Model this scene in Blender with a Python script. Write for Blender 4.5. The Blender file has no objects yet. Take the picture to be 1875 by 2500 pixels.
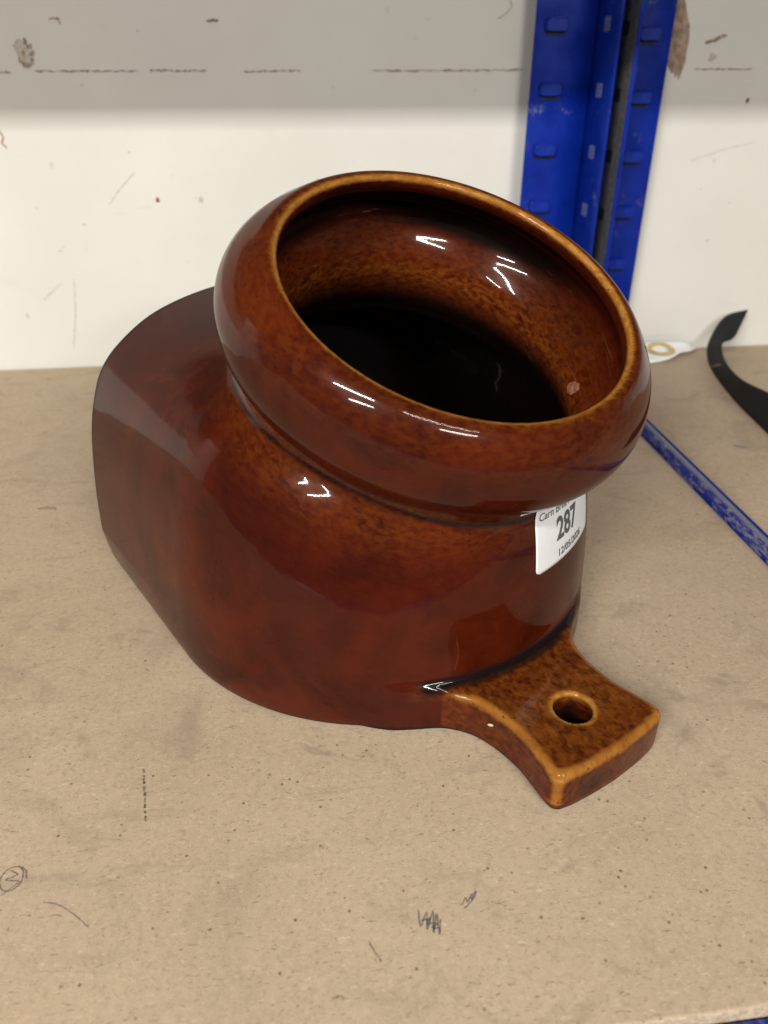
import bpy, bmesh, math, random
import numpy as np
from mathutils import Vector, Matrix
R = math.radians
random.seed(7)
rng = np.random.default_rng(7)
scene = bpy.context.scene
C = scene.collection

# ------------------------------------------------------------------ camera
PITCH, CAM_H = 30.5, 0.24
cd = bpy.data.cameras.new("camera"); cam = bpy.data.objects.new("camera", cd); C.objects.link(cam)
cam.location = (0, 0, CAM_H); cam.rotation_euler = (R(90 - PITCH), 0, 0)
cd.sensor_fit = 'HORIZONTAL'; cd.sensor_width = 36; cd.lens = 36 * 1879 / 1875
cd.clip_start = 0.01; cd.clip_end = 100
cd.dof.use_dof = True; cd.dof.focus_distance = 0.315; cd.dof.aperture_fstop = 15
scene.camera = cam

# ------------------------------------------------------------------ world and lamps
world = bpy.data.worlds.new("World"); scene.world = world; world.use_nodes = True
bg = world.node_tree.nodes["Background"]
bg.inputs[0].default_value = (0.95, 0.93, 0.90, 1); bg.inputs[1].default_value = 0.13

def tube_lamp(name, loc, length, width, power, target, rz=0.0):
    ld = bpy.data.lights.new(name, 'AREA'); ld.shape = 'RECTANGLE'
    ld.size = length; ld.size_y = width; ld.energy = power; ld.color = (1.0, 0.962, 0.89)
    o = bpy.data.objects.new(name, ld); C.objects.link(o); o.location = loc
    d = Vector(target) - Vector(loc)
    x = Vector((math.cos(rz), math.sin(rz), 0)); z = -(d - x * d.dot(x)).normalized(); y = z.cross(x)
    m = Matrix((x, y, z)).transposed().to_4x4(); m.translation = loc
    o.matrix_world = m
    return o
YAW = R(7)
def lamp_row(q, z, ps, power, length=1.25, width=.045):
    for p, k in ps:
        tube_lamp("ceiling_tube_lamp", (p * math.cos(YAW) - q * math.sin(YAW), p * math.sin(YAW) + q * math.cos(YAW), z), length, width, power * k, (0, .45, 0), YAW)
lamp_row(-1.30, 1.436, ((-1.10, 1.50), (.55, .45)), 30, 1.1, .036)      # the row that throws the shade line on the wall
lamp_row(-3.00, 1.60, ((-2.1, 1.2), (1.1, 1.1)), 42, 1.1, .09)

scene.view_settings.view_transform = 'Standard'; scene.view_settings.look = 'None'
scene.view_settings.exposure = 0.0; scene.view_settings.gamma = 1.0
scene.view_settings.use_curve_mapping = False
scene.render.engine = 'CYCLES'

# ------------------------------------------------------------------ helpers
LX = Vector((math.cos(YAW), math.sin(YAW), 0)); DX = Vector((-math.sin(YAW), math.cos(YAW), 0))
SHELF = Matrix((LX, DX, Vector((0, 0, 1)))).transposed().to_4x4()      # shelf frame (p along wall, q to wall, z)
def W(p, q, z=0.0): return LX * p + DX * q + Vector((0, 0, z))

def link(name, me, mat=None, parent=None, mw=None):
    o = bpy.data.objects.new(name, me); C.objects.link(o)
    if mat is not None: me.materials.append(mat)
    if parent is not None: o.parent = parent
    if mw is not None: o.matrix_world = mw
    return o
def tag(o, label=None, cat=None, group=None, kind=None):
    if label: o["label"] = label
    if cat: o["category"] = cat
    if group: o["group"] = group
    if kind: o["kind"] = kind
    return o
def empty(name, loc=(0, 0, 0), mw=None):
    o = bpy.data.objects.new(name, None); C.objects.link(o); o.empty_display_size = .02
    if mw is not None: o.matrix_world = mw
    else: o.location = loc
    return o
def box_mesh(name, p0, p1, bevel=0.0, seg=2):
    bm = bmesh.new(); bmesh.ops.create_cube(bm, size=1)
    for v in bm.verts:
        v.co = Vector([(a + b) / 2 + c * (b - a) for a, b, c in zip(p0, p1, v.co)])
    if bevel: bmesh.ops.bevel(bm, geom=bm.edges[:], offset=bevel, segments=seg, affect='EDGES', profile=.5)
    me = bpy.data.meshes.new(name); bm.to_mesh(me); bm.free()
    for f in me.polygons: f.use_smooth = bevel > 0
    return me
def ribbon_mesh(name, pts, widths, normal, lift=0.0, jitter=0.0):
    """flat ink/scratch stroke following pts (Vectors), lying on a plane with the given normal"""
    vs, fs = [], []; n = Vector(normal)
    for i, p in enumerate(pts):
        a = pts[max(i - 1, 0)]; b = pts[min(i + 1, len(pts) - 1)]
        t = (b - a); t = t.normalized() if t.length > 1e-9 else Vector((1, 0, 0))
        s = t.cross(n).normalized(); w = widths[i] * (1 + jitter * random.uniform(-1, 1)) * .5
        vs += [p + s * w + n * lift, p - s * w + n * lift]
    for i in range(len(pts) - 1): fs.append((2 * i, 2 * i + 1, 2 * i + 3, 2 * i + 2))
    me = bpy.data.meshes.new(name); me.from_pydata([tuple(v) for v in vs], [], fs); return me

class NT:
    """small node-tree builder"""
    def __init__(s, name, rough=.5, spec=.5):
        s.m = bpy.data.materials.new(name); s.m.use_nodes = True; s.t = s.m.node_tree; s.n = s.t.nodes; s.l = s.t.links
        s.b = s.n["Principled BSDF"]; s.b.inputs["Roughness"].default_value = rough
        s.b.inputs["Specular IOR Level"].default_value = spec
    def set(s, sock, val):
        if hasattr(val, 'is_output'): s.l.new(val, sock)
        elif isinstance(val, (tuple, list)) and len(val) == 3 and sock.type == 'RGBA': sock.default_value = (*val, 1)
        else: sock.default_value = val
    def node(s, typ, **kw):
        n = s.n.new(typ)
        for k, v in kw.items(): setattr(n, k, v)
        return n
    def coord(s, out="Object"): return s.node('ShaderNodeTexCoord').outputs[out]
    def attr(s, name, out="Fac"):
        n = s.node('ShaderNodeAttribute'); n.attribute_name = name; return n.outputs[out]
    def mapping(s, vec, scale=(1, 1, 1), loc=(0, 0, 0), rot=(0, 0, 0)):
        n = s.node('ShaderNodeMapping'); s.set(n.inputs["Vector"], vec)
        n.inputs["Scale"].default_value = scale; n.inputs["Location"].default_value = loc; n.inputs["Rotation"].default_value = rot
        return n.outputs[0]
    def noise(s, vec, scale, detail=4, rough=.5, dist=0.0, out="Fac"):
        n = s.node('ShaderNodeTexNoise'); s.set(n.inputs["Vector"], vec)
        n.inputs["Scale"].default_value = scale; n.inputs["Detail"].default_value = detail
        n.inputs["Roughness"].default_value = rough; n.inputs["Distortion"].default_value = dist
        return n.outputs[out]
    def voro(s, vec, scale, feature='F1', out="Distance", rnd=1.0):
        n = s.node('ShaderNodeTexVoronoi'); n.feature = feature; s.set(n.inputs["Vector"], vec)
        n.inputs["Scale"].default_value = scale; n.inputs["Randomness"].default_value = rnd; return n.outputs[out]
    def ramp(s, fac, lo, hi, a=0.0, b=1.0):
        n = s.node('ShaderNodeMapRange'); n.interpolation_type = 'SMOOTHSTEP'; s.set(n.inputs[0], fac)
        n.inputs[1].default_value = lo; n.inputs[2].default_value = hi; n.inputs[3].default_value = a; n.inputs[4].default_value = b
        return n.outputs[0]
    def math(s, op, a, b=0.0, c=0.0):
        n = s.node('ShaderNodeMath', operation=op); s.set(n.inputs[0], a); s.set(n.inputs[1], b)
        if len(n.inputs) > 2: s.set(n.inputs[2], c)
        return n.outputs[0]
    def mix(s, fac, a, b, mode='MIX'):
        n = s.node('ShaderNodeMix', data_type='RGBA', blend_type=mode); n.clamp_factor = True
        s.set(n.inputs[0], fac); s.set(n.inputs[6], a); s.set(n.inputs[7], b); return n.outputs[2]
    def bump(s, height, strength=.2, dist=.001):
        n = s.node('ShaderNodeBump'); s.set(n.inputs["Height"], height)
        n.inputs["Strength"].default_value = strength; n.inputs["Distance"].default_value = dist
        s.l.new(n.outputs[0], s.b.inputs["Normal"]); return n.outputs[0]
    def color(s, c): s.set(s.b.inputs["Base Color"], c)

def flat_mat(name, col, rough=.7, var=.25, scale=900, spec=.3):
    t = NT(name, rough, spec); co = t.coord()
    f = t.noise(co, scale, 3)
    t.color(t.mix(t.ramp(f, .3, .7), tuple(c * (1 - var) for c in col), tuple(min(1, c * (1 + var)) for c in col)))
    return t.m

# ------------------------------------------------------------------ materials
def mat_mdf(name, seed=0.0, tint=1.0):
    t = NT(name, .62, .25); co = t.mapping(t.coord(), loc=(seed, seed * .7, 0))
    big = t.noise(co, 5, 5, .6); mid = t.noise(co, 150, 4, .7, .8); fine = t.noise(co, 430, 4, .7, .6); vf = t.noise(co, 1500, 2, .6)
    base = t.mix(t.ramp(big, .3, .72), (.460 * tint, .354 * tint, .248 * tint), (.535 * tint, .422 * tint, .302 * tint))
    base = t.mix(t.ramp(mid, .50, .76, 0, .22), base, (.335 * tint, .245 * tint, .158 * tint))
    base = t.mix(t.ramp(mid, .48, .28, 0, .18), base, (.64 * tint, .51 * tint, .365 * tint))
    base = t.mix(t.ramp(fine, .5, .76, 0, .40), base, (.235, .165, .105))
    base = t.mix(t.ramp(fine, .46, .26, 0, .38), base, (.68, .55, .40))
    base = t.mix(t.ramp(vf, .58, .72, 0, .35), base, (.20, .14, .09))
    # short fibres, dark and pale, in two directions
    for k, (rz, lo, col, a) in enumerate(((.6, .68, (.16, .11, .07), .6), (2.1, .69, (.15, .10, .065), .6), (1.3, .68, (.70, .58, .43), .55), (2.7, .68, (.68, .56, .42), .5))):
        f = t.noise(t.mapping(co, (330, 1100, 1), (k * 3.1, k * 1.7, 0), (0, 0, rz)), 1, 2, .5, 1.2)
        base = t.mix(t.ramp(f, lo - .04, lo + .05, 0, a), base, col)
    # round dark specks
    v = t.voro(co, 210); vm = t.noise(co, 90, 2)
    sp = t.math('MULTIPLY', t.ramp(v, .16, .07), t.ramp(vm, .50, .60))
    base = t.mix(t.math('MULTIPLY', sp, .75), base, (.10, .062, .036))
    # broad handling grime
    g = t.noise(co, 13, 6, .62, 1.0); base = t.mix(t.ramp(g, .50, .76, 0, .42), base, (.23, .175, .125))
    g2 = t.noise(t.mapping(co, (1, 1, 1), (3.3, 1.2, 0)), 27, 6, .68, 1.6); g3 = t.noise(co, 4.2, 3, .5)
    base = t.mix(t.math('MULTIPLY', t.ramp(g2, .55, .72), t.ramp(g3, .38, .60, .15, .75)), base, (.265, .205, .148))
    g4 = t.noise(t.mapping(co, (14, 60, 1), (1, 5, 0), (0, 0, .55)), 1, 4, .6, .8)
    base = t.mix(t.ramp(g4, .56, .78, 0, .36), base, (.25, .198, .145))
    t.color(base)
    t.set(t.b.inputs["Roughness"], t.ramp(g, .3, .75, .56, .74))
    t.bump(t.math('ADD', t.math('MULTIPLY', fine, .6), t.math('MULTIPLY', vf, .4)), .35, .0004)
    return t.m
def mat_wall():
    t = NT("painted_wall", .5, .35); co = t.coord()
    big = t.noise(co, 6, 5, .6); f = t.noise(co, 60, 5, .6, .5)
    base = t.mix(t.ramp(big, .3, .7), (.655, .652, .618), (.705, .703, .672))
    base = t.mix(t.ramp(f, .60, .80, 0, .18), base, (.56, .53, .47))
    v = t.voro(t.mapping(co, (1, 1, .75), (0, 0, 0), (0, .4, 0)), 42); vm = t.noise(co, 17, 3)
    sp = t.math('MULTIPLY', t.ramp(v, .12, .04), t.ramp(vm, .50, .62))
    base = t.mix(t.math('MULTIPLY', sp, .55), base, (.30, .27, .23))
    for k, rz in enumerate((.5, 1.25, 2.4)):
        s = t.noise(t.mapping(co, (26, 26, 420), (k * 2.3, 0, k), (0, rz, 0)), 1, 2, .5, .6)
        m = t.noise(co, 11 + k * 3, 2)
        base = t.mix(t.math('MULTIPLY', t.ramp(s, .70, .78), t.ramp(m, .55, .7, 0, .35)), base, (.34, .32, .29))
    t.color(base)
    roller = t.noise(co, 230, 4, .6)
    t.bump(t.math('ADD', t.math('MULTIPLY', roller, .4), t.math('MULTIPLY', big, 2.0)), .22, .0012)
    return t.m
def mat_blue(name, scuff=0.0, dull=0.0):
    t = NT(name, .3, .28); co = t.coord()
    n = t.noise(co, 40, 4, .6)
    base = t.mix(t.ramp(n, .3, .7), (.0015, .016, .235), (.002, .023, .30))
    s = t.noise(t.mapping(co, (420, 110, 300)), 1, 6, .75, .3); s2 = t.noise(co, 30, 5, .7)
    lo = .70 - scuff * .26
    sc = t.math('MULTIPLY', t.ramp(s, .48, .60), t.ramp(s2, lo - .08, lo + .06))
    base = t.mix(t.math('MULTIPLY', sc, .85), base, (.26, .26, .29))
    if dull: base = t.mix(dull, base, (.17, .17, .20))
    t.color(base); t.set(t.b.inputs["Roughness"], t.ramp(n, .3, .7, .26, .42))
    t.bump(t.noise(co, 700, 3), .12, .0003)
    return t.m
def mat_glaze():
    t = NT("treacle_glaze", .5, .0)
    fl = t.attr("flow", "Vector"); co = t.coord()
    thin = t.attr("thin"); pool_dark = t.attr("pool_dark"); inside = t.attr("inside"); warm = t.attr("warm"); bare_shade = t.attr("bare_shade")
    n1 = t.noise(t.mapping(co, (1, 1, 1)), 30, 4, .55, .8); n2 = t.noise(t.mapping(fl, (2.3, 1.9, 1.9), (4, 2, 7)), 1.0, 3, .55, .4); n3 = t.noise(co, 18, 4, .6, .5)
    base = t.mix(t.ramp(n1, .30, .72), (.030, .0031, .0014), (.074, .0082, .0021))
    base = t.mix(t.ramp(n3, .40, .72, 0, .6), base, (.035, .0036, .0015))
    base = t.mix(t.math('MULTIPLY', t.ramp(n2, .18, .80), warm), base, (.158, .034, .0052))
    th = t.math('ADD', thin, t.math('MULTIPLY', t.math('SUBTRACT', n2, .5), .45))
    th = t.math('MULTIPLY', t.ramp(th, .18, .85), t.ramp(thin, .04, .30))
    base = t.mix(th, base, (.29, .110, .016))
    hi = t.math('MULTIPLY', t.ramp(thin, .62, 1.0), t.ramp(n2, .40, .60, .05, 1)); base = t.mix(t.math('MULTIPLY', hi, .50), base, (.52, .28, .075))
    pl = t.ramp(t.math('ADD', pool_dark, t.math('MULTIPLY', t.math('SUBTRACT', n1, .5), .5)), .12, .70)
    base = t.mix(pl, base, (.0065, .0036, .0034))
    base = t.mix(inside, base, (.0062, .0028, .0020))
    # small dark iron specks and flecks, clearest where the glaze is thin
    v = t.voro(co, 300); vm = t.noise(co, 70, 3)
    sp = t.math('MULTIPLY', t.ramp(v, .20, .08), t.ramp(vm, .48, .62)); base = t.mix(t.math('MULTIPLY', sp, .7), base, (.014, .005, .003))
    fk = t.noise(t.mapping(fl, (2.0, 2.4, 2.4), (9, 1, 3)), 1.0, 3, .6, .6)
    base = t.mix(t.math('MULTIPLY', t.ramp(fk, .58, .70), t.math('ADD', t.math('MULTIPLY', warm, .5), .04)), base, (.026, .0055, .0025))
    base = t.mix(bare_shade, base, (.010, .0095, .011))
    t.color(base)
    ro = t.noise(co, 55, 5, .65)
    t.b.inputs["IOR"].default_value = 1.45
    t.set(t.b.inputs["Coat Weight"], t.math('SUBTRACT', .76, t.math('MULTIPLY', bare_shade, .70))); t.b.inputs["Coat IOR"].default_value = 1.40
    smear = t.noise(t.mapping(co, (9, 9, 22)), 1.0, 5, .6, 1.5)
    t.set(t.b.inputs["Coat Roughness"], t.math('ADD', t.ramp(ro, .45, .80, .045, .075), t.ramp(smear, .55, .75, 0, .05)))
    nb = t.bump(t.math('ADD', t.math('ADD', t.noise(co, 45, 2), t.math('MULTIPLY', t.noise(co, 16, 2), 1.6)), t.math('MULTIPLY', t.noise(co, 240, 2), .12)), .11, .0012)
    t.l.new(nb, t.b.inputs["Coat Normal"])
    # a little of the gloss is scattered wider, which gives lamp reflections their bloom
    b2 = t.n.new('ShaderNodeBsdfPrincipled'); mx = t.n.new('ShaderNodeMixShader'); mx.inputs[0].default_value = .20
    b2.inputs["Roughness"].default_value = .5; b2.inputs["Specular IOR Level"].default_value = 0.0; b2.inputs["IOR"].default_value = 1.45
    t.l.new(base, b2.inputs["Base Color"]); t.l.new(nb, b2.inputs["Normal"]); t.l.new(nb, b2.inputs["Coat Normal"])
    b2.inputs["Coat Weight"].default_value = .66; b2.inputs["Coat IOR"].default_value = 1.40; b2.inputs["Coat Roughness"].default_value = .24
    out = t.n["Material Output"]; t.l.new(t.b.outputs[0], mx.inputs[1]); t.l.new(b2.outputs[0], mx.inputs[2]); t.l.new(mx.outputs[0], out.inputs["Surface"])
    return t.m

MDF = mat_mdf("mdf_board"); MDF2 = mat_mdf("mdf_board_right", 3.7, .93)
EDGE = flat_mat("mdf_cut_edge", (.50, .40, .29), .8, .2, 700)
WALL = mat_wall(); BLUE = mat_blue("blue_rack_paint", .08); BLUE_SC = mat_blue("blue_beam_scuffed", 1.0)
BLUE_DULL = mat_blue("blue_beam_worn_top", 1.8, .85)
GALV = flat_mat("galvanised_inside", (.10, .10, .105), .5, .3, 300, .5)
GLAZE = mat_glaze()
PAPER = flat_mat("sticker_paper", (.80, .81, .84), .6, .02, 500)
INK_GREY = flat_mat("print_grey", (.11, .11, .12), .6, .15, 2000)
PEN = flat_mat("pen_ink", (.20, .18, .185), .6, .35, 1500)
PEN_BLUE = flat_mat("pen_ink_violet", (.28, .235, .235), .6, .3, 1500)
PENCIL = flat_mat("pencil_grey", (.315, .245, .175), .7, .45, 700)
GRIME = flat_mat("wall_grime", (.30, .25, .20), .7, .5, 500)
GRIME_F = flat_mat("wall_scuff_faint", (.50, .48, .44), .7, .2, 500)
PEEL = flat_mat("bare_plaster", (.34, .25, .19), .85, .35, 180)
RED = flat_mat("red_mark", (.33, .07, .07), .6, .3, 600)
RUST = flat_mat("rust_plug", (.40, .20, .07), .7, .4, 600)
BLACK_MARK = flat_mat("black_mark", (.06, .055, .05), .7, .3, 600)
GOLD = flat_mat("gold_print", (.58, .43, .13), .5, .15, 400)
FLECK = flat_mat("blue_fleck", (.13, .15, .34), .5, .2, 800)
CHIP = flat_mat("bare_clay", (.62, .53, .40), .8, .2, 900)
KILN = flat_mat("bare_red_clay", (.26, .105, .055), .75, .5, 420)

# ------------------------------------------------------------------ setting: boards, wall
WALLQ = 0.697
def board(name, p0, p1, q0, q1, ztop, thick, mat):
    me = box_mesh(name, (p0, q0, ztop - thick), (p1, q1, ztop), .0012, 2)
    o = link(name, me, mat, mw=SHELF.copy()); me.materials.append(EDGE)
    for f in me.polygons:
        if f.normal.z < .9 and f.normal.z > -.9: f.material_index = 1
    return tag(o, kind='structure')
bl = board("shelf_board", -1.10, .2525, .1065, .695, 0.0, .018, MDF)
br = board("shelf_board", .2612, 1.3, .1065, .6955, -.006, .018, MDF2)

bm = bmesh.new()
wm = box_mesh("wall", (-3.0, WALLQ, -.6), (3.0, WALLQ + .1, 1.4))
wall = tag(link("wall", wm, WALL, mw=SHELF.copy()), kind='structure')

def wall_stroke(name, pts, w, mat, jitter=.5, n=14, wob=.0004):
    out = []
    for i in range(len(pts) - 1):
        a, b = Vector(pts[i]), Vector(pts[i + 1])
        for k in range(n): out.append(a.lerp(b, k / n))
    out.append(Vector(pts[-1]))
    P = [Vector((p.x + random.uniform(-wob, wob), 0, p.y + random.uniform(-wob, wob))) for p in out]
    ws = [w * (.25 + .75 * abs(math.sin(i * .7 + random.random() * 1.5))) for i in range(len(P))]
    ws[0] = ws[-1] = w * .15
    me = ribbon_mesh(name, P, ws, (0, -1, 0), .0003, jitter)
    o = link(name, me, mat, parent=wall); o.location = (0, WALLQ, 0); return o
def wall_blob(name, cx, cz, rx, rz, mat, n=28, rough=.3, lift=.0004, poly=None):
    if poly is None:
        poly = []
        ph = [random.uniform(0, 6.28) for _ in range(4)]
        for i in range(n):
            a = 2 * math.pi * i / n
            k = 1 + rough * (.5 * math.sin(2 * a + ph[0]) + .3 * math.sin(3 * a + ph[1]) + .25 * math.sin(7 * a + ph[2]) + .2 * random.uniform(-1, 1))
            poly.append((cx + rx * k * math.cos(a), cz + rz * k * math.sin(a)))
    m = len(poly)
    vs = [(x, -lift, z) for x, z in poly] + [(x, .0001, z) for x, z in poly]
    fs = [tuple(range(m))] + [(i, i + m, (i + 1) % m + m, (i + 1) % m) for i in range(m)]
    me = bpy.data.meshes.new(name); me.from_pydata(vs, [], fs)
    bm = bmesh.new(); bm.from_mesh(me); bmesh.ops.recalc_face_normals(bm, faces=bm.faces[:]); bm.to_mesh(me); bm.free()
    o = link(name, me, mat, parent=wall); o.location = (0, WALLQ, 0); return o
for a, b in (((-.24, .2306), (-.1966, .231)), ((-.1801, .2318), (-.1033, .2317)), ((-.0955, .2322), (-.0523, .2319)), ((-.0242, .2313), (.0202, .232)), ((.075, .2317), (.2013, .2321)), ((.345, .2325), (.395, .2325))):
    wall_stroke("plaster_crack", (a, b), .0012, GRIME, .6, 40, .00045)
wall_blob("filler_patch", -.1849, .2435, .0062, .0088, GRIME_F, rough=.35)
for i in range(7):
    a = 1.2 - i * .62; wall_blob("filler_crumb", -.1849 + .0052 * math.cos(a), .2435 + .0080 * math.sin(a), .0016, .0019, GRIME, 10, .5, .0007)
wall_blob("rust_plug", -.1855, .2437, .0012, .0017, RUST, 12, .3, .0009)
wall_blob("red_spot", -.1029, .1394, .0019, .0017, RED, 12, .5)
wall_stroke("scratch", ((-.1429, .1363), (-.130, .150), (-.1177, .1608)), .0007, GRIME_F)
wall_stroke("scratch", ((-.1822, .0777), (-.187, .045), (-.1943, .0167)), .0008, GRIME_F)
wall_stroke("scratch", ((-.2115, .0594), (-.193, .0746)), .0009, GRIME_F)
wall_stroke("scratch", ((.355, .163), (.385, .172), (.41, .177)), .0007, GRIME_F)
wall_blob("peeled_patch", 0, 0, 0, 0, PEEL, poly=[(.300, .29), (.3243, .285), (.330, .270), (.3335, .2625), (.3349, .2524), (.3345, .245), (.335, .238), (.3335, .232), (.3315, .2248), (.3300, .2290), (.3283, .2262), (.3265, .2307), (.325, .2293), (.3203, .2351), (.300, .24)])
wall_stroke("scuff_mark", ((.3487, .251), (.357, .253), (.3667, .2567)), .0026, PEEL)
wall_blob("scuff_mark", .358, .2409, .004, .0022, GRIME_F, 20, .6)
wall_blob("black_speck", .3964, .2095, .0014, .0018, BLACK_MARK, 10, .4)
wall_stroke("smudge", ((-.049, .2642), (-.044, .265), (-.040, .2644)), .0022, GRIME)
wall_stroke("smudge", ((-.163, .2652), (-.156, .2655), (-.1555, .262)), .0014, RUST)
wall_stroke("red_mark", ((-.2165, .194), (-.2135, .187), (-.216, .183), (-.2125, .1795)), .0009, RED)
wall_stroke("ink_curve", ((.175, .267), (.1815, .270), (.1857, .2751), (.1838, .2791)), .0007, PEN_BLUE)
for p, z, s in ((.1199, .2668, .0018), (-.1476, .2219, .0012), (-.1855, .1032, .0010), (-.1885, .1000, .0012), (-.0844, .0887, .0009), (-.165, .122, .0009), (-.072, .1405, .0012), (.03, .1535, .0012), (.045, .2205, .0010), (-.10, .258, .0010), (.37, .14, .0010), (.40, .128, .0011), (.386, .095, .0014), (-.06, .0555, .0011), (.16, .218, .0009), (-.20, .135, .0011), (-.12, .175, .0008)):
    wall_stroke("fleck", ((p - s, z - s * random.uniform(-.8, 1)), (p + s, z + s * random.uniform(-1, 1))), .0011, random.choice((GRIME_F, GRIME_F, GRIME)), .5, 5, .0003)

# pen and pencil marks on the left board
def board_stroke(name, pts, w, mat, n=6, wob=.00012, sm=True):
    P = [Vector((x, y, 0)) for x, y in pts]; out = []
    for i in range(len(P) - 1):
        p0 = P[max(i - 1, 0)]; p1 = P[i]; p2 = P[i + 1]; p3 = P[min(i + 2, len(P) - 1)]
        for k in range(n):
            s = k / n
            if sm: q = .5 * ((2 * p1) + (p2 - p0) * s + (2 * p0 - 5 * p1 + 4 * p2 - p3) * s * s + (3 * p1 - p0 - 3 * p2 + p3) * s ** 3)
            else: q = p1.lerp(p2, s)
            out.append(q + Vector((random.uniform(-wob, wob), random.uniform(-wob, wob), 0)))
    out.append(P[-1])
    me = ribbon_mesh(name, out, [w * random.uniform(.5, 1.1) for _ in out], (0, 0, 1), .00022, .3)
    o = link(name, me, mat); o.parent = bl; o.matrix_parent_inverse = bl.matrix_world.inverted(); return o
cx, cy = -.1262, .1618
board_stroke("pen_scribble", [(cx + .0047 * math.cos(a * .7) * (1 - .03 * a), cy + .0046 * math.sin(a * .7)) for a in range(0, 12)], .00038, PEN)
board_stroke("pen_scribble", [(cx - .002, cy + .003), (cx + .0012, cy + .0015), (cx - .0022, cy - .0005), (cx + .0026, cy - .001), (cx + .0005, cy - .004), (cx - .001, cy - .006)], .00036, PEN)
board_stroke("pen_scribble", [(.0112, .1505), (.0118, .1452), (.0140, .1500), (.0138, .1440), (.0160, .1506), (.0158, .1432), (.0172, .1494), (.0176, .1425), (.0184, .1476)], .00042, PEN, sm=True)
board_stroke("pen_scribble", [(.0120, .1470), (.0150, .1478), (.0140, .1462), (.0172, .1462), (.0155, .1448), (.0180, .1445)], .00042, PEN)
board_stroke("pen_scribble", [(.0258, .1525), (.0270, .1550), (.0276, .1535), (.0292, .1562), (.0290, .1545), (.0306, .1572), (.0302, .1556), (.0282, .1530), (.0262, .1512)], .0004, PEN)
board_stroke("pen_line", [(-.1125, .1532), (-.1085, .1528), (-.1043, .1511), (-.099, .1478), (-.0948, .1449)], .00035, PEN_BLUE)
for k in range(9):
    f = k / 9; x0, y0 = -.0942 + .0073 * f, .2084 - .0244 * f
    board_stroke("pencil_dash", [(x0, y0), (x0 + .0003, y0 - .0009), (x0 + .0005, y0 - random.uniform(.0012, .0022))], random.uniform(.0004, .0009), PENCIL, wob=.0003)
board_stroke("dent_line", [(-.0048, .1403), (-.0030, .137), (-.0009, .1339)], .0006, PENCIL)
board_stroke("dent_line", [(.150, .213), (.153, .211), (.156, .214)], .0005, PENCIL)
board_stroke("grime_spot", [(-.0150, .1231), (-.0133, .1236), (-.0118, .1228)], .0012, PENCIL)
board_stroke("grime_spot", [(-.214, .4110), (-.2101, .4124), (-.204, .412)], .0030, PENCIL, wob=.0008)
board_stroke("wood_fibre", [(-.0985, .2105), (-.0950, .2096), (-.0915, .2102)], .00035, CHIP)
board_stroke("wood_fibre", [(-.020, .1985), (-.0175, .1990), (-.0165, .1972)], .00035, CHIP)

# ------------------------------------------------------------------ rack steelwork
def beam_part(name, p0, p1, mat, parent, bevel=.0008): return link(name, box_mesh(name, p0, p1, bevel, 2), mat, parent=parent)
beam = empty("rack_beam", mw=SHELF.copy())
tag(beam, "scuffed blue steel beam running front to back between the two shelf boards", "beam")
beam_part("lip", (.2535, .085, -.05), (.2550, .688, .0072), BLUE_SC, beam, .0005)
beam_part("top_flange", (.2551, .085, .0048), (.2592, .688, .0074), BLUE_DULL, beam, .0006)
beam_part("return_edge", (.2593, .085, -.05), (.2602, .688, .0082), BLUE, beam, .0003)
fbeam = empty("rack_beam", mw=SHELF.copy())
tag(fbeam, "blue steel beam under the front edge of the left shelf board", "beam")
beam_part("web", (-1.1, .0985, -.07), (.252, .1010, -.0077), BLUE, fbeam)
beam_part("flange", (-1.1, .0870, -.0075), (.252, .1060, -.0050), BLUE, fbeam)

def capsule_mesh(name, w, h, d, r, n=8):
    """raised pressed oval, in the xz plane, standing out to -y by d"""
    out = []
    for cxs, czs, a0 in ((1, 1, 0), (-1, 1, 90), (-1, -1, 180), (1, -1, 270)):
        for k in range(n + 1):
            a = R(a0 + 90 * k / n); out.append(((w / 2 - r) * cxs + r * math.cos(a), (h / 2 - r) * czs + r * math.sin(a)))
    m = len(out); vs = []; fs = []
    for s, y in ((1.12, 0), (1.0, -d * .75), (.90, -d), ): vs += [(x * s, y, z * s) for x, z in out]
    for L_ in range(2):
        for i in range(m): j = (i + 1) % m; fs.append((L_ * m + i, L_ * m + j, (L_ + 1) * m + j, (L_ + 1) * m + i))
    fs.append(tuple(range(2 * m, 3 * m)))
    me = bpy.data.meshes.new(name); me.from_pydata(vs, [], fs)
    bm = bmesh.new(); bm.from_mesh(me); bmesh.ops.recalc_face_normals(bm, faces=bm.faces[:]); bm.to_mesh(me); bm.free()
    for f in me.polygons[:-1]: f.use_smooth = True
    return me
emb = capsule_mesh("pressed_tab", .0175, .0090, .0050, .0030); emb.materials.append(BLUE)
embs = capsule_mesh("pressed_tab", .0200, .0085, .0028, .0025); embs.materials.append(BLUE)
slotm = capsule_mesh("slot_shade", .0110, .0085, .0003, .0012); slotm.materials.append(flat_mat("slot_dark", (.012, .014, .03), .6, .2))
slotl = capsule_mesh("slot_shade", .0110, .0090, .0003, .0012); slotl.materials.append(flat_mat("slot_pale", (.10, .12, .30), .5, .3))
ZS = [.0215 + .0437 * k for k in range(9)]
def place(me, name, parent, loc, rz=0):
    o = bpy.data.objects.new(name, me); C.objects.link(o); o.parent = parent; o.location = loc; o.rotation_euler = (0, 0, rz); return o
pa = empty("rack_post", mw=SHELF.copy()); tag(pa, "blue slotted steel angle post, left one of the back-to-back pair", "post", "rack posts against the wall")
beam_part("back_flange", (.2000, .6780, .0006), (.2490, .6800, .62), BLUE, pa)
beam_part("side_flange", (.2490, .6310, .0006), (.2512, .6803, .62), BLUE, pa)
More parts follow.
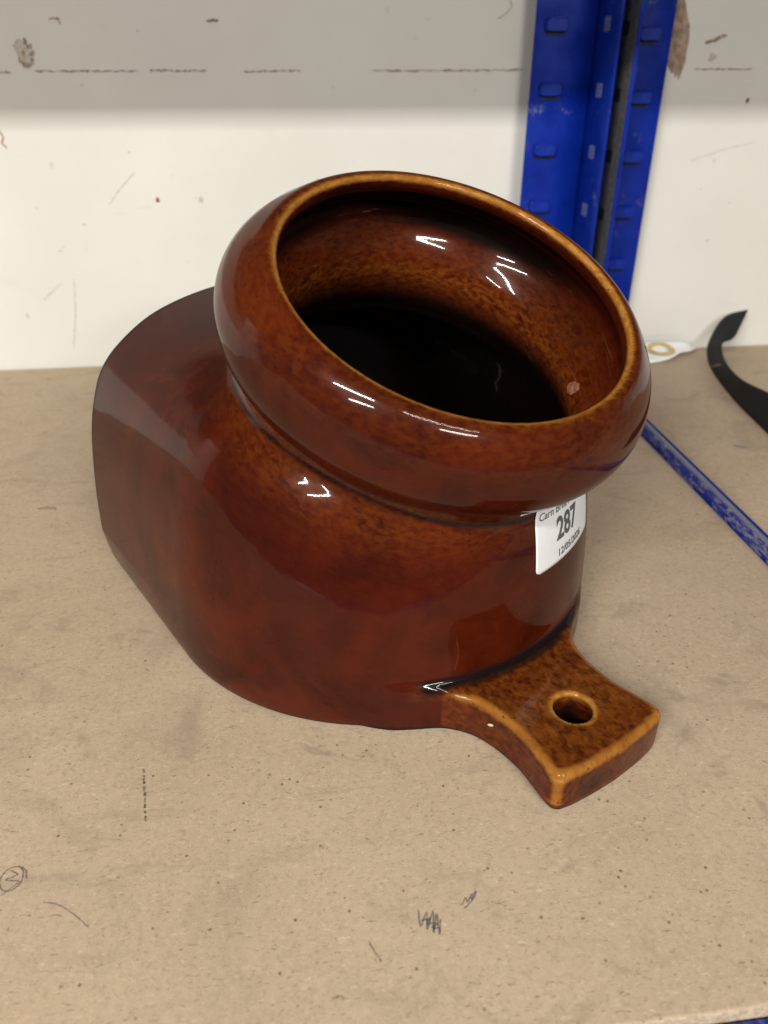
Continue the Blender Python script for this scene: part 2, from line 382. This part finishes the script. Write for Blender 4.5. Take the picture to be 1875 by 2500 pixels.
under = bpy.data.meshes.new("slot_shade"); bmx = bmesh.new(); bmesh.ops.create_cube(bmx, size=1)  # added dark strip, painted shade below each pressed tab
for v_ in bmx.verts: v_.co = Vector((v_.co.x * .0158, v_.co.y * .0012, v_.co.z * .0026))
bmx.to_mesh(under); bmx.free(); under.materials.append(slotm.materials[0])
for z in ZS:
    place(under, "slot_shade", pa, (.2165, .6778, z + .0225 - .0058));
    place(emb, "pressed_tab", pa, (.2165, .6781, z + .0225))
    place(slotl, "slot_shade", pa, (.2489, .6560, z + .0225), R(-90))
pb = empty("rack_post", mw=SHELF.copy()); tag(pb, "blue slotted steel angle post, right one of the back-to-back pair", "post", "rack posts against the wall")
beam_part("side_flange", (.2625, .6310, .0006), (.2650, .6803, .62), GALV, pb)
beam_part("edge_strip", (.2622, .6290, .0006), (.2656, .6309, .62), BLUE, pb)
beam_part("back_flange", (.2651, .6780, .0006), (.3115, .6800, .62), BLUE, pb)
for z in ZS:
    place(under, "slot_shade", pb, (.2920, .6778, z + .0165 - .0058))
    place(emb, "pressed_tab", pb, (.2920, .6781, z + .0165))
    place(slotm, "slot_shade", pb, (.2624, .6520, z + .0195), R(-90))

# the shelf overhead, whose front edge throws the shade line on the wall
us = tag(link("upper_shelf_board", box_mesh("upper_shelf_board", (-1.1, .10, .568), (1.3, .695, .586), .001), MDF, mw=SHELF.copy()), kind='structure')

# ------------------------------------------------------------------ salt pig : signed distance model
def polyline_sdf(poly, x0, x1, y0, y1, h):
    P = np.asarray(poly, float); Q = np.roll(P, -1, 0)
    xs = np.arange(x0, x1 + h, h); ys = np.arange(y0, y1 + h, h)
    X, Y = np.meshgrid(xs, ys, indexing='ij'); d = np.full(X.shape, 1e9); ins = np.zeros(X.shape, bool)
    for a, b in zip(P, Q):
        e = b - a; L2 = e @ e
        if L2 < 1e-16: continue
        t = np.clip(((X - a[0]) * e[0] + (Y - a[1]) * e[1]) / L2, 0, 1)
        d = np.minimum(d, (X - a[0] - t * e[0]) ** 2 + (Y - a[1] - t * e[1]) ** 2)
        if abs(b[1] - a[1]) > 1e-14:
            c = ((a[1] > Y) != (b[1] > Y)) & (X < (b[0] - a[0]) * (Y - a[1]) / (b[1] - a[1]) + a[0]); ins ^= c
    d = np.sqrt(d); T = np.where(ins, -d, d).astype(np.float32)
    def f(x, y):
        gx = np.clip((x - x0) / h, 0, T.shape[0] - 1.001); gy = np.clip((y - y0) / h, 0, T.shape[1] - 1.001)
        ex = (x - x0) / h - gx; ey = (y - y0) / h - gy
        i = gx.astype(np.int32); j = gy.astype(np.int32); u = gx - i; v = gy - j
        r = T[i, j] * (1 - u) * (1 - v) + T[i + 1, j] * u * (1 - v) + T[i, j + 1] * (1 - u) * v + T[i + 1, j + 1] * u * v
        return r + h * np.sqrt(ex * ex + ey * ey)
    return f
def spline(pts, n=10, closed=False):
    P = [np.array(p, float) for p in pts]; out = []; m = len(P)
    for i in range(m if closed else m - 1):
        if closed: p0, p1, p2, p3 = P[i - 1], P[i], P[(i + 1) % m], P[(i + 2) % m]
        else: p0, p1, p2, p3 = P[max(i - 1, 0)], P[i], P[i + 1], P[min(i + 2, m - 1)]
        for k in range(n):
            s = k / n; out.append(.5 * (2 * p1 + (p2 - p0) * s + (2 * p0 - 5 * p1 + 4 * p2 - p3) * s * s + (3 * p1 - p0 - 3 * p2 + p3) * s ** 3))
    if not closed: out.append(P[-1])
    return [tuple(p) for p in out]
AX0 = -.156                                   # axis of the rounded nose
half = spline([(.1020, 0), (.1042, .0009), (.1054, .0030), (.1060, .0090), (.1058, .0250), (.1050, .0420), (.1035, .0580), (.1013, .0750), (.0978, .0900), (.0915, .1060), (.0805, .1185), (.0605, .1310), (.0325, .1385), (.0, .1408)], 10)
prof_body = [(-x, y) for x, y in half[::-1]][1:] + [] 
prof_body = half + [(-x, y) for x, y in half[::-1]][1:]
S_body = polyline_sdf(prof_body, -.03, .15, -.03, .22, .0008)
# collar: revolve about the mouth axis, (rho, h) with h = 0 at the lip
G_, H_ = 1.08, .926
collar_o = [(.0714 + (x - .0698) * G_, y * H_) for x, y in [(.0600, .0006), (.0650, .0012), (.0682, .0016), (.0700, .0014), (.0718, .0004), (.0746, -.0026), (.0792, -.0085), (.0830, -.0155), (.0850, -.0230), (.0846, -.0310), (.0820, -.0385), (.0790, -.0430)]]
collar_o = spline(collar_o + [(.0785, -.0422), (.0768, -.0438), (.0762, -.0480), (.0760, -.0560), (.0750, -.090)], 8)
S_col = polyline_sdf(collar_o + [(-x, y) for x, y in collar_o[::-1]], -.02, .13, -.13, .06, .0007)
collar_i = spline([(.0674, .030), (.0674, -.0005), (.0675, -.0035), (.0684, -.0060), (.0712, -.0090), (.0755, -.0135), (.0786, -.0190), (.0785, -.0245), (.0758, -.0305), (.0714, -.0360), (.0682, -.0410), (.0664, -.0470), (.0660, -.0540), (.0664, -.0680)], 8)
S_hol = polyline_sdf(collar_i + [(-x, y) for x, y in collar_i[::-1]], -.02, .13, -.13, .06, .0007)
# tab, plan outline in (a, v)
side = spline([(.0072, 0), (.0064, .0150), (.0050, .0245), (.0034, .0280), (0.0, .0292), (-.0080, .0280), (-.0190, .0262), (-.0320, .0268), (-.0430, .0300), (-.0530, .0380), (-.0595, .0470), (-.0660, .0548), (-.0780, .0590), (-.1100, .0590)], 8)
S_tab = polyline_sdf([(a, v) for a, v in side] + [(a, -v) for a, v in side[::-1]], -.14, .04, -.10, .10, .0007)
ALPHA = R(63.5); CA, CZ = -.0979, .1670
NA, NZ = math.cos(ALPHA), math.sin(ALPHA)
TAB_T = .0200
def smin(a, b, k): h = np.clip(.5 + .5 * (b - a) / k, 0, 1); return b + (a - b) * h - k * h * (1 - h)
def smax(a, b, k): return -smin(-a, -b, k)
def mouth(a, v, z):
    da = a - CA; dz = z - CZ; h = da * NA + dz * NZ
    m = -da * NZ + dz * NA; return np.sqrt(m * m + v * v), h, m
def mouth_bent(a, v, z):
    """as mouth(), with the hand-thrown lean and wobble of the collar below its lip"""
    da = a - CA; dz = z - CZ; h = da * NA + dz * NZ; m = -da * NZ + dz * NA
    w = np.clip(-h / .02, 0, 1); w = w * w * (3 - 2 * w)
    m2 = m - .0045 * w; v2 = v - .0042 * w
    r = np.sqrt(m2 * m2 + v2 * v2); b = np.arctan2(-m2, v2)
    return r * (1 + .010 * w * np.cos(3 * (b - .35))), h
def body_r(a, v, z):
    w = 1 + .030 * np.clip((AX0 - a) / .1, 0, 1) * np.clip(z / .02, .3, 1)
    x = np.maximum(a - AX0, 0); return np.sqrt(x * x + (v / w) ** 2)
BASE_A = -.2620
def sdf_parts(a, v, z):
    d_b = S_body(body_r(a, v, z), z)
    d_b = smax(d_b, BASE_A - a, .008)
    rho, h, m = mouth(a, v, z)
    rb, hb = mouth_bent(a, v, z)
    d_c = S_col(rb, hb)
    d_t = smax(S_tab(a, v), np.maximum(z - TAB_T - .0014 * np.clip(-a / .06, 0, 1), -z), .0036)
    # hanging hole
    dh = np.sqrt((a + .0172) ** 2 + v * v) - .0077
    d_t = smax(d_t, -dh, .0012)
    hol_b = smax(S_body(body_r(a, v, z), z), BASE_A - a, .02) + .0075
    hol = smin(hol_b, np.maximum(S_hol(rb, hb), -h - .095), .013)
    return d_b, d_c, d_t, hol
def sdf(a, v, z):
    d_b, d_c, d_t, hol = sdf_parts(a, v, z)
    d = smin(d_b, d_c, .0042)
    d = smin(d, d_t, .0065)
    d = smax(d, -hol, .0022)
    return np.maximum(d, -z)
def grad(p, e=.0005):
    g = np.empty_like(p)
    for k in range(3):
        q = p.copy(); q[:, k] += e; r = p.copy(); r[:, k] -= e
        g[:, k] = (sdf(*q.T) - sdf(*r.T)) / (2 * e)
    return g / np.maximum(np.linalg.norm(g, axis=1, keepdims=True), 1e-9)

VOX = .00125
lo = np.array([-.270, -.1165, -.0048]); hi = np.array([.0125, .1165, .208])
nn = np.ceil((hi - lo) / VOX).astype(int) + 1
ax = [lo[k] + VOX * np.arange(nn[k]) for k in range(3)]
Fv = np.empty(nn, np.float32)
for i0 in range(0, nn[0], 24):
    A, V, Z = np.meshgrid(ax[0][i0:i0 + 24], ax[1], ax[2], indexing='ij')
    Fv[i0:i0 + 24] = sdf(A, V, Z)
def surface_nets(Fv):
    s = Fv < 0
    acc = np.zeros(tuple(np.array(Fv.shape) - 1) + (3,), np.float32); cnt = np.zeros(acc.shape[:3], np.int16)
    def sl(ax_, o): return [slice(None)] * 3
    n0, n1, n2 = acc.shape[:3]
    edges = []
    for axis in range(3):
        o1, o2 = [k for k in range(3) if k != axis]
        for b1 in (0, 1):
            for b2 in (0, 1):
                i0 = [slice(0, n0), slice(0, n1), slice(0, n2)]
                st = [0, 0, 0]; st[o1] = b1; st[o2] = b2
                A_ = tuple(slice(st[k], st[k] + acc.shape[k]) for k in range(3))
                st2 = st[:]; st2[axis] = 1
                B_ = tuple(slice(st2[k], st2[k] + acc.shape[k]) for k in range(3))
                cr = s[A_] != s[B_]
                idx = np.nonzero(cr); fa = Fv[A_][idx]; fb = Fv[B_][idx]; t = fa / (fa - fb)
                pos = np.zeros((len(t), 3), np.float32); pos[:, axis] = t; pos[:, o1] = b1; pos[:, o2] = b2
                acc[idx] += pos; cnt[idx] += 1
    cells = np.nonzero(cnt); vid = np.full(cnt.shape, -1, np.int32); vid[cells] = np.arange(len(cells[0]))
    verts = np.stack(cells, 1) + acc[cells] / cnt[cells][:, None]
    quads = []
    for axis in range(3):
        o1, o2 = [(1, 2), (2, 0), (0, 1)][axis]
        A_ = [slice(None)] * 3; B_ = [slice(None)] * 3
        A_[axis] = slice(0, -1); B_[axis] = slice(1, None)
        for o in (o1, o2): A_[o] = slice(1, -1); B_[o] = slice(1, -1)
        sa = s[tuple(A_)]; sb = s[tuple(B_)]
        for flip in (0, 1):
            idx = np.nonzero(sa & ~sb if not flip else ~sa & sb)
            base = np.stack(idx, 1); base[:, o1] += 1; base[:, o2] += 1
            c = []
            for d1, d2 in ((-1, -1), (0, -1), (0, 0), (-1, 0)):
                q = base.copy(); q[:, o1] += d1; q[:, o2] += d2; c.append(vid[q[:, 0], q[:, 1], q[:, 2]])
            q = np.stack(c, 1); quads.append(q if not flip else q[:, ::-1])
    return verts, np.concatenate(quads)
verts, quads = surface_nets(Fv); del Fv
P = lo + verts * VOX
for it in range(3):
    d = sdf(*P.T); P -= grad(P) * np.clip(d, -VOX, VOX)[:, None]
N = grad(P, .0006)
def lap(P, e):
    c = sdf(*P.T); s_ = -6 * c
    for k in range(3):
        for sg in (-1, 1):
            q = P.copy(); q[:, k] += sg * e; s_ = s_ + sdf(*q.T)
    return s_ / (e * e)
def sst(x, a, b): t = np.clip((x - a) / (b - a), 0, 1); return t * t * (3 - 2 * t)
def glaze_attrs(P):
    l1 = lap(P, .0022); l2 = lap(P, .0050)
    a, v, z = P.T; rho, h, m = mouth(a, v, z)
    d_b, d_c, d_t, hol = sdf_parts(a, v, z)
    ins = (np.abs(hol) < .0025)
    onfloor = z < .004
    thin = np.clip(sst(l1, 220, 480) * .80 + sst(l2, 130, 300) * .3, 0, 1)
    tabz = (a > -.060) & (z < .030)
    thin = np.where(tabz, np.clip(sst(l1, 110, 420) * .48 + sst(l2, 50, 240) * .48, 0, 1), thin)
    topf = tabz & (d_t < .002) & (z > TAB_T - .004)
    thin = np.where(topf, np.maximum(thin, .27 + .12 * np.exp(-((a + .018) / .02) ** 2)), thin)
    thin = np.where(ins & (h < -.012), np.clip(thin * .25 + .30 * np.exp(-((h + .047) / .009) ** 2), 0, 1), thin)
    pool_dark = np.clip(sst(-l1, 60, 300) + sst(-l2, 50, 200) * .45, 0, 1)
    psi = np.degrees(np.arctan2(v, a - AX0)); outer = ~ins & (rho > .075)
    pool_dark = np.where(outer & (h < -.05), np.maximum(pool_dark, .30 * np.exp(-((psi + 34) / 20) ** 2 - ((z - .016) / .016) ** 2)), pool_dark)
    pool_dark = np.where(outer, np.maximum(pool_dark, .26 * sst(-a, .165, .235)), pool_dark)
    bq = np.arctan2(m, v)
    pool_dark = np.where(~ins & (z > .012) & (a > -.09), np.maximum(pool_dark, sst(z, .0145, .0200) * sst(.0475 - np.abs(v), 0, .007) * np.exp(-(np.maximum(np.abs(d_b), np.abs(d_t)) / .0036) ** 2)), pool_dark)
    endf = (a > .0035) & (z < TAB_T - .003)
    pool_dark = np.where(endf, np.maximum(pool_dark, .10 + .42 * np.exp(-((v + .013) / .010) ** 2 - ((z - .008) / .009) ** 2)), pool_dark)
    pool_dark = np.where(~ins & (rho < .0905) & (rho > .070), np.maximum(pool_dark, .95 * np.exp(-(np.maximum(np.abs(d_b), np.abs(d_c)) / .0016) ** 2)), pool_dark)
    pool_dark = np.where(ins, np.maximum(pool_dark, 1.0 * np.exp(-((bq - 1.95) / .48) ** 2 - ((h + .021) / .011) ** 2)), pool_dark)  # dark reflection on the upper-left inner wall, put into the colour
    pool_dark = np.where(ins, np.maximum(pool_dark, .45 * np.exp(-((h + .010) / .005) ** 2)), pool_dark)  # dark under the lip: pooled glaze plus shade put into the colour
    thin[onfloor] *= .2; pool_dark[onfloor & (a > BASE_A + .01)] = 0
    thin[a < BASE_A + .02] *= .1
    # glaze drawn thin on the shoulder just below the collar, front-left
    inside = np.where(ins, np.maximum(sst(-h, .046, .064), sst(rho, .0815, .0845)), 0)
    warm = np.where(ins, .15 + .75 * sst(-h, .018, .05), .08 + .38 * sst(h, -.020, -.002) + .58 * np.exp(-((h + .054) / .009) ** 2) * sst(-v, -.05, .04))
    warm = np.where((a > -.052) & (z < .024) & (d_t < .002), .80, warm)
    ang = np.arctan2(v, m)
    fl = np.stack([ang * .07 * 130, rho * 260, h * 260], 1)
    tabm = (d_t < .0015)
    fl[tabm] = np.stack([a * 110, v * 190, z * 170], 1)[tabm]
    return thin, pool_dark, inside, warm, fl
thin, pool_dark, inside, warm, flow = glaze_attrs(P)
bare_shade = np.maximum(sst(BASE_A + .0085 - P[:, 0], 0, .0020), sst(.0034 - P[:, 2], 0, .0022))  # bare dark base rim, plus contact shade painted along the foot

PHI = R(35.08); UX = Vector((math.sin(PHI), -math.cos(PHI), 0)); VX = Vector((math.cos(PHI), math.sin(PHI), 0))
PIG = Matrix((UX, VX, Vector((0, 0, 1)))).transposed().to_4x4(); PIG.translation = (.0840, .2071, .0003)
pig = empty("salt_pig", mw=PIG)
tag(pig, "glossy brown treacle glazed pottery salt pig lying on its back on the board", "salt pig")

fc = P[quads].mean(1)
fr, fh, _ = mouth(*fc.T)
fb_, fcl, ft, fhol = sdf_parts(*fc.T)
is_col = (fh > -.0465) & (fr < .10)
is_tab = (~is_col) & (fc[:, 0] > -.075) & (ft < .0008) & (fb_ > -.0002)
is_in = (~is_col) & (~is_tab) & (np.abs(fhol) < .0012)
def part(name, sel, label=None):
    q = quads[sel]; ids, inv = np.unique(q, return_inverse=True); q = inv.reshape(q.shape)
    me = bpy.data.meshes.new(name); p = P[ids]
    me.vertices.add(len(p)); me.vertices.foreach_set("co", p.astype(np.float32).ravel())
    me.loops.add(q.size); me.loops.foreach_set("vertex_index", q.astype(np.int32).ravel())
    me.polygons.add(len(q)); me.polygons.foreach_set("loop_start", (np.arange(len(q)) * 4).astype(np.int32))
    me.polygons.foreach_set("use_smooth", np.ones(len(q), bool))
    me.update(calc_edges=True); me.validate()
    for nm, arr in (("thin", thin), ("pool_dark", pool_dark), ("inside", inside), ("warm", warm), ("bare_shade", bare_shade)):
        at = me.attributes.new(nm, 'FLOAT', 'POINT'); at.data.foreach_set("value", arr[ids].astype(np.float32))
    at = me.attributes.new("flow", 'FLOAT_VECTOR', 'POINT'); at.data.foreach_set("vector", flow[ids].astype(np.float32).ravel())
    me.normals_split_custom_set_from_vertices([tuple(n) for n in N[ids]])
    o = link(name, me, GLAZE, parent=pig)
    if label: o["label"] = label
    return o
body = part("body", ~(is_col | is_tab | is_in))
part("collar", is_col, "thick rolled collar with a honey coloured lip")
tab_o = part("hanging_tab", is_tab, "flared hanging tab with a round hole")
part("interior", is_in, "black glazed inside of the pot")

# ---- lot sticker, wrapped over the nose and up under the collar
def onto(p, off):
    p = np.array(p, float).reshape(-1, 3)
    for _ in range(4): p -= grad(p) * (sdf(*p.T) - off)[:, None]
    return p
ZB, COLS, ROWS = .0588, 44, 30
psis = np.radians(np.linspace(-4, 34, COLS * 2))
cur = onto(np.stack([AX0 + .106 * np.cos(psis), .106 * np.sin(psis), np.full(len(psis), ZB)], 1), .0)
grid = [cur.copy()]
STEP = .0012
for r in range(ROWS + 8):
    n = grad(cur); up = np.array([0, 0, 1.]) - n * n[:, 2:3]; up /= np.maximum(np.linalg.norm(up, axis=1, keepdims=True), 1e-6)
    if r > 22: up = up * .4 + (np.stack([np.cos(psis), np.sin(psis), np.zeros_like(psis)], 1)) * .6
    cur = onto(cur + up * STEP, 0.0); grid.append(cur.copy())
grid = np.array(grid)                                            # (row, col, 3)
def sheet(psi, s, off):
    """point on the pot at angle psi (deg) and climb s (m) above the sticker's foot, lifted by off"""
    c = np.clip((np.asarray(psi) + 4) / 38 * (len(psis) - 1), 0, len(psis) - 1.001); r = np.clip(np.asarray(s) / STEP, 0, len(grid) - 1.001)
    i = r.astype(int); j = c.astype(int); u = (r - i)[..., None]; v = (c - j)[..., None]
    p = grid[i, j] * (1 - u) * (1 - v) + grid[i + 1, j] * u * (1 - v) + grid[i, j + 1] * (1 - u) * v + grid[i + 1, j + 1] * u * v
    return p + grad(p.reshape(-1, 3)).reshape(p.shape) * off
PS0, PS1, SH = 5.3, 33.4, .0450
rows = []
for s in np.linspace(0, SH, 40):
    rc = .0026; inset = 0
    if s < rc: inset = rc - math.sqrt(max(0, rc * rc - (rc - s) ** 2))
    left = PS0 + math.degrees(inset / .106) - 5.5 * sst(np.array(s), .0325, .0345)
    right = PS1 - math.degrees(inset / .106)
    rows.append(sheet(np.linspace(left, right, 36), np.full(36, s), .00035))
rows = np.array(rows); nr, nc = rows.shape[:2]
vs = rows.reshape(-1, 3).tolist(); fs = [(i * nc + j, i * nc + j + 1, (i + 1) * nc + j + 1, (i + 1) * nc + j) for i in range(nr - 1) for j in range(nc - 1)]
me = bpy.data.meshes.new("lot_sticker"); me.from_pydata(vs, [], fs)
for f in me.polygons: f.use_smooth = True
sticker = link("lot_sticker", me, PAPER, parent=pig); sticker["label"] = "white paper lot sticker printed 287"
so = sticker.modifiers.new("thickness", 'SOLIDIFY'); so.thickness = .00012; so.offset = 1

def print_text(name, body_txt, psi0, psi1, s0, s1, shear=0.0, bold=0.0, cut=None):
    cu = bpy.data.curves.new(name, 'FONT'); cu.body = body_txt; cu.size = 1; cu.offset = bold; cu.resolution_u = 4
    tmp = bpy.data.objects.new(name, cu); C.objects.link(tmp)
    dg = bpy.context.evaluated_depsgraph_get(); me = bpy.data.meshes.new_from_object(tmp.evaluated_get(dg))
    C.objects.unlink(tmp); bpy.data.objects.remove(tmp)
    bm = bmesh.new(); bm.from_mesh(me)
    xs = [v.co.x for v in bm.verts]; x0, x1 = min(xs), max(xs)
    digits = [v.co.y for v in bm.verts]; y0, y1 = min(digits), max(digits)
    bmesh.ops.triangulate(bm, faces=bm.faces[:])
    long_e = [e for e in bm.edges if e.calc_length() > .12]
    if long_e: bmesh.ops.subdivide_edges(bm, edges=long_e, cuts=2)
    bmesh.ops.triangulate(bm, faces=bm.faces[:])
    co = np.array([v.co[:] for v in bm.verts])
    fx = (co[:, 0] - x0) / (x1 - x0); fy = (co[:, 1] - max(y0, -.3)) / (y1 - max(y0, -.3))
    q = sheet(psi0 + (psi1 - psi0) * fx, s0 + (s1 - s0) * fy + shear * fx, .00062)
    for v, p in zip(bm.verts, q): v.co = p
    bmesh.ops.recalc_face_normals(bm, faces=bm.faces[:])
    bm.to_mesh(me); bm.free()
    o = link(name, me, INK_GREY, parent=sticker); return o
print_text("printed_name", "Carn Brea Auctions", 6.6, 29.5, .0236, .0274, -.0016, .006)
print_text("printed_number", "287", 13.2, 23.6, .0100, .0208, 0.0, .028)
print_text("printed_date", "12/05/2026", 14.2, 26.4, .0024, .0060, 0.0, .016)

# ---- chip on the tab flank and the bare clay kiln spot inside the collar
def pot_blob(name, c, rad, ratio, mat, parent, off=.0002, ang=0.0, n=22, rough=.25):
    c = onto(np.array(c), 0.0)[0]; nrm = grad(c.reshape(1, 3))[0]
    t = np.cross(nrm, [0, 0, 1.]); t /= np.linalg.norm(t); b = np.cross(nrm, t)
    pts = [c]
    for ring in (.5, 1.0):
        for i in range(n):
            a = 2 * math.pi * i / n; k = ring * rad * (1 + rough * (random.uniform(-.6, .6) + .5 * math.sin(2 * a + 1)))
            x, y = k * math.cos(a), k * ratio * math.sin(a)
            pts.append(c + t * (x * math.cos(ang) - y * math.sin(ang)) + b * (x * math.sin(ang) + y * math.cos(ang)))
    q = onto(np.array(pts), 0.0); g = grad(q); offs = np.r_[off, np.full(n, off * .9), np.full(n, -off * .3)]
    q = q + g * offs[:, None]
    fs = [(0, 1 + i, 1 + (i + 1) % n) for i in range(n)] + [(1 + i, 1 + n + i, 1 + n + (i + 1) % n, 1 + (i + 1) % n) for i in range(n)]
    me = bpy.data.meshes.new(name); me.from_pydata(q.tolist(), [], fs)
    for f in me.polygons: f.use_smooth = True
    return link(name, me, mat, parent=parent)
pot_blob("glaze_chip", (-.0343, -.0272, .0125), .0016, .5, CHIP, pig, .00025, .5)

def ring_pt(h, b, r): return (CA + h * NA - r * math.sin(b) * NZ, r * math.cos(b), CZ + h * NZ + r * math.sin(b) * NA)
pot_blob("kiln_spot", ring_pt(-.044, R(-25), .0725), .0046, .8, KILN, pig, .0004, .3, 26, .22)
# ------------------------------------------------------------------ black strap and paper tag on the right board
def mat_web():
    t = NT("black_webbing", .75, .3); co = t.coord("UV")
    w = t.node('ShaderNodeTexWave'); w.inputs["Scale"].default_value = 60; t.set(w.inputs["Vector"], co)
    n = t.noise(t.coord(), 900, 3)
    t.color(t.mix(t.math('MULTIPLY', w.outputs["Fac"], n), (.005, .0055, .006), (.018, .021, .022)))
    t.bump(w.outputs["Fac"], .4, .0005); return t.m
sb = [(.292, .36, -.0055), (.290, .42, -.0055), (.2900, .4735, -.0055), (.2919, .5342, -.0055), (.2925, .5947, -.0055), (.2987, .6618, -.0055), (.3077, .7053, -.004), (.3128, .7198, .008), (.3275, .7320, .026), (.3474, .7310, .033)]
st = [(.318, .39, .020), (.311, .46, .020), (.3047, .5203, .020), (.2964, .5588, .018), (.2899, .5886, .016), (.2940, .6254, .013), (.3031, .6647, .011), (.3116, .6901, .014), (.3217, .6959, .016), (.3267, .6992, .020)]
SBs, STs = spline(sb, 10), spline(st, 10)
vs, fs = [], []
NW = 6
for a, b in zip(SBs, STs):
    a, b = Vector(a), Vector(b)
    for k in range(NW + 1): vs.append(tuple(a.lerp(b, k / NW)))
for i in range(len(SBs) - 1):
    for k in range(NW): q = i * (NW + 1) + k; fs.append((q, q + 1, q + NW + 2, q + NW + 1))
me = bpy.data.meshes.new("webbing_strap"); me.from_pydata(vs, [], fs)
uv = me.uv_layers.new(name="UVMap")
for lp in me.loops: uv.data[lp.index].uv = ((lp.vertex_index // (NW + 1)) / len(SBs), (lp.vertex_index % (NW + 1)) / NW)
for f in me.polygons: f.use_smooth = True
strap = link("webbing_strap", me, mat_web())
sm = strap.modifiers.new("thickness", 'SOLIDIFY'); sm.thickness = .0016; sm.offset = 0
stitch = ribbon_mesh("stitch", [Vector(a).lerp(Vector(b), f) + Vector((-.0012, -.0006, .0)) for a, b, f in [(SBs[54], STs[54], k / 8) for k in range(1, 7)]], [.0011] * 6, (-.72, -.66, .2), .0002, .2)
link("stitch", stitch, PENCIL, parent=strap)
tag(strap, "black webbing strap curling on edge across the right-hand shelf board", "strap")

tagp = empty("paper_tag", (.27, .712, -.006)); tag(tagp, "white paper tag with a gold ring lying against the wall behind the pot", "paper tag")
low = spline([(.2376, .6888, -.0045), (.2539, .6921, -.0048), (.2690, .6972, -.0030), (.2819, .7075, -.0008), (.2950, .7165, -.0022), (.3075, .7325, -.004)], 5)
upp = spline([(.2385, .7245, .0045), (.2540, .7262, .0046), (.2690, .7280, .0044), (.2819, .7296, .0036), (.2935, .7325, .0022), (.3000, .7362, -.0010)], 5)
vs, fs = [], []
for a, b in zip(low, upp):
    for k in range(7):
        s = k / 6; p = Vector(a).lerp(Vector(b), s); p.z += -.0015 * math.sin(s * math.pi); vs.append(tuple(p))
for i in range(len(low) - 1):
    for k in range(6): q = i * 7 + k; fs.append((q, q + 7, q + 8, q + 1))
me = bpy.data.meshes.new("sheet"); me.from_pydata(vs, [], fs)
for f in me.polygons: f.use_smooth = True
sh = link("sheet", me, PAPER); sh.parent = tagp; sh.matrix_parent_inverse = Matrix.Translation((-.27, -.712, .006))
sd = sh.modifiers.new("thickness", 'SOLIDIFY'); sd.thickness = .0003; sd.offset = -1
vs, fs = [], []; n = 48
for i in range(n):
    a = 2 * math.pi * i / n
    for r_ in (.0085, .0128):
        x = .2640 + r_ * math.cos(a); y = .7105 + r_ * 1.0 * math.sin(a)
        vs.append((x, y, .0011 + (y - .7105) * .12 + .0006 + .0010 * abs(y - .7105) / .0128))
for i in range(n): j = (i + 1) % n; fs.append((2 * i, 2 * i + 1, 2 * j + 1, 2 * j))
me = bpy.data.meshes.new("gold_ring"); me.from_pydata(vs, [], fs)
gr = link("gold_ring", me, GOLD); gr.parent = tagp; gr.matrix_parent_inverse = Matrix.Translation((-.27, -.712, .006))
sd = gr.modifiers.new("thickness", 'SOLIDIFY'); sd.thickness = .0006

# blue paint fleck and pencil marks on the right board
def right_mark(name, pts, w, mat):
    P_ = [W(p, q, -.006) for p, q in pts]
    me = ribbon_mesh(name, P_, [w * .6] + [w] * (len(P_) - 2) + [w * .6], (0, 0, 1), .00022, .2)
    o = link(name, me, mat); o.parent = br; o.matrix_parent_inverse = br.matrix_world.inverted()
right_mark("blue_fleck", [(.3190, .4795), (.3215, .4772), (.3240, .4752), (.3262, .4738)], .0022, FLECK)
right_mark("pencil_curve", [(.305, .57), (.318, .567), (.331, .571), (.341, .579)], .0012, PENCIL)
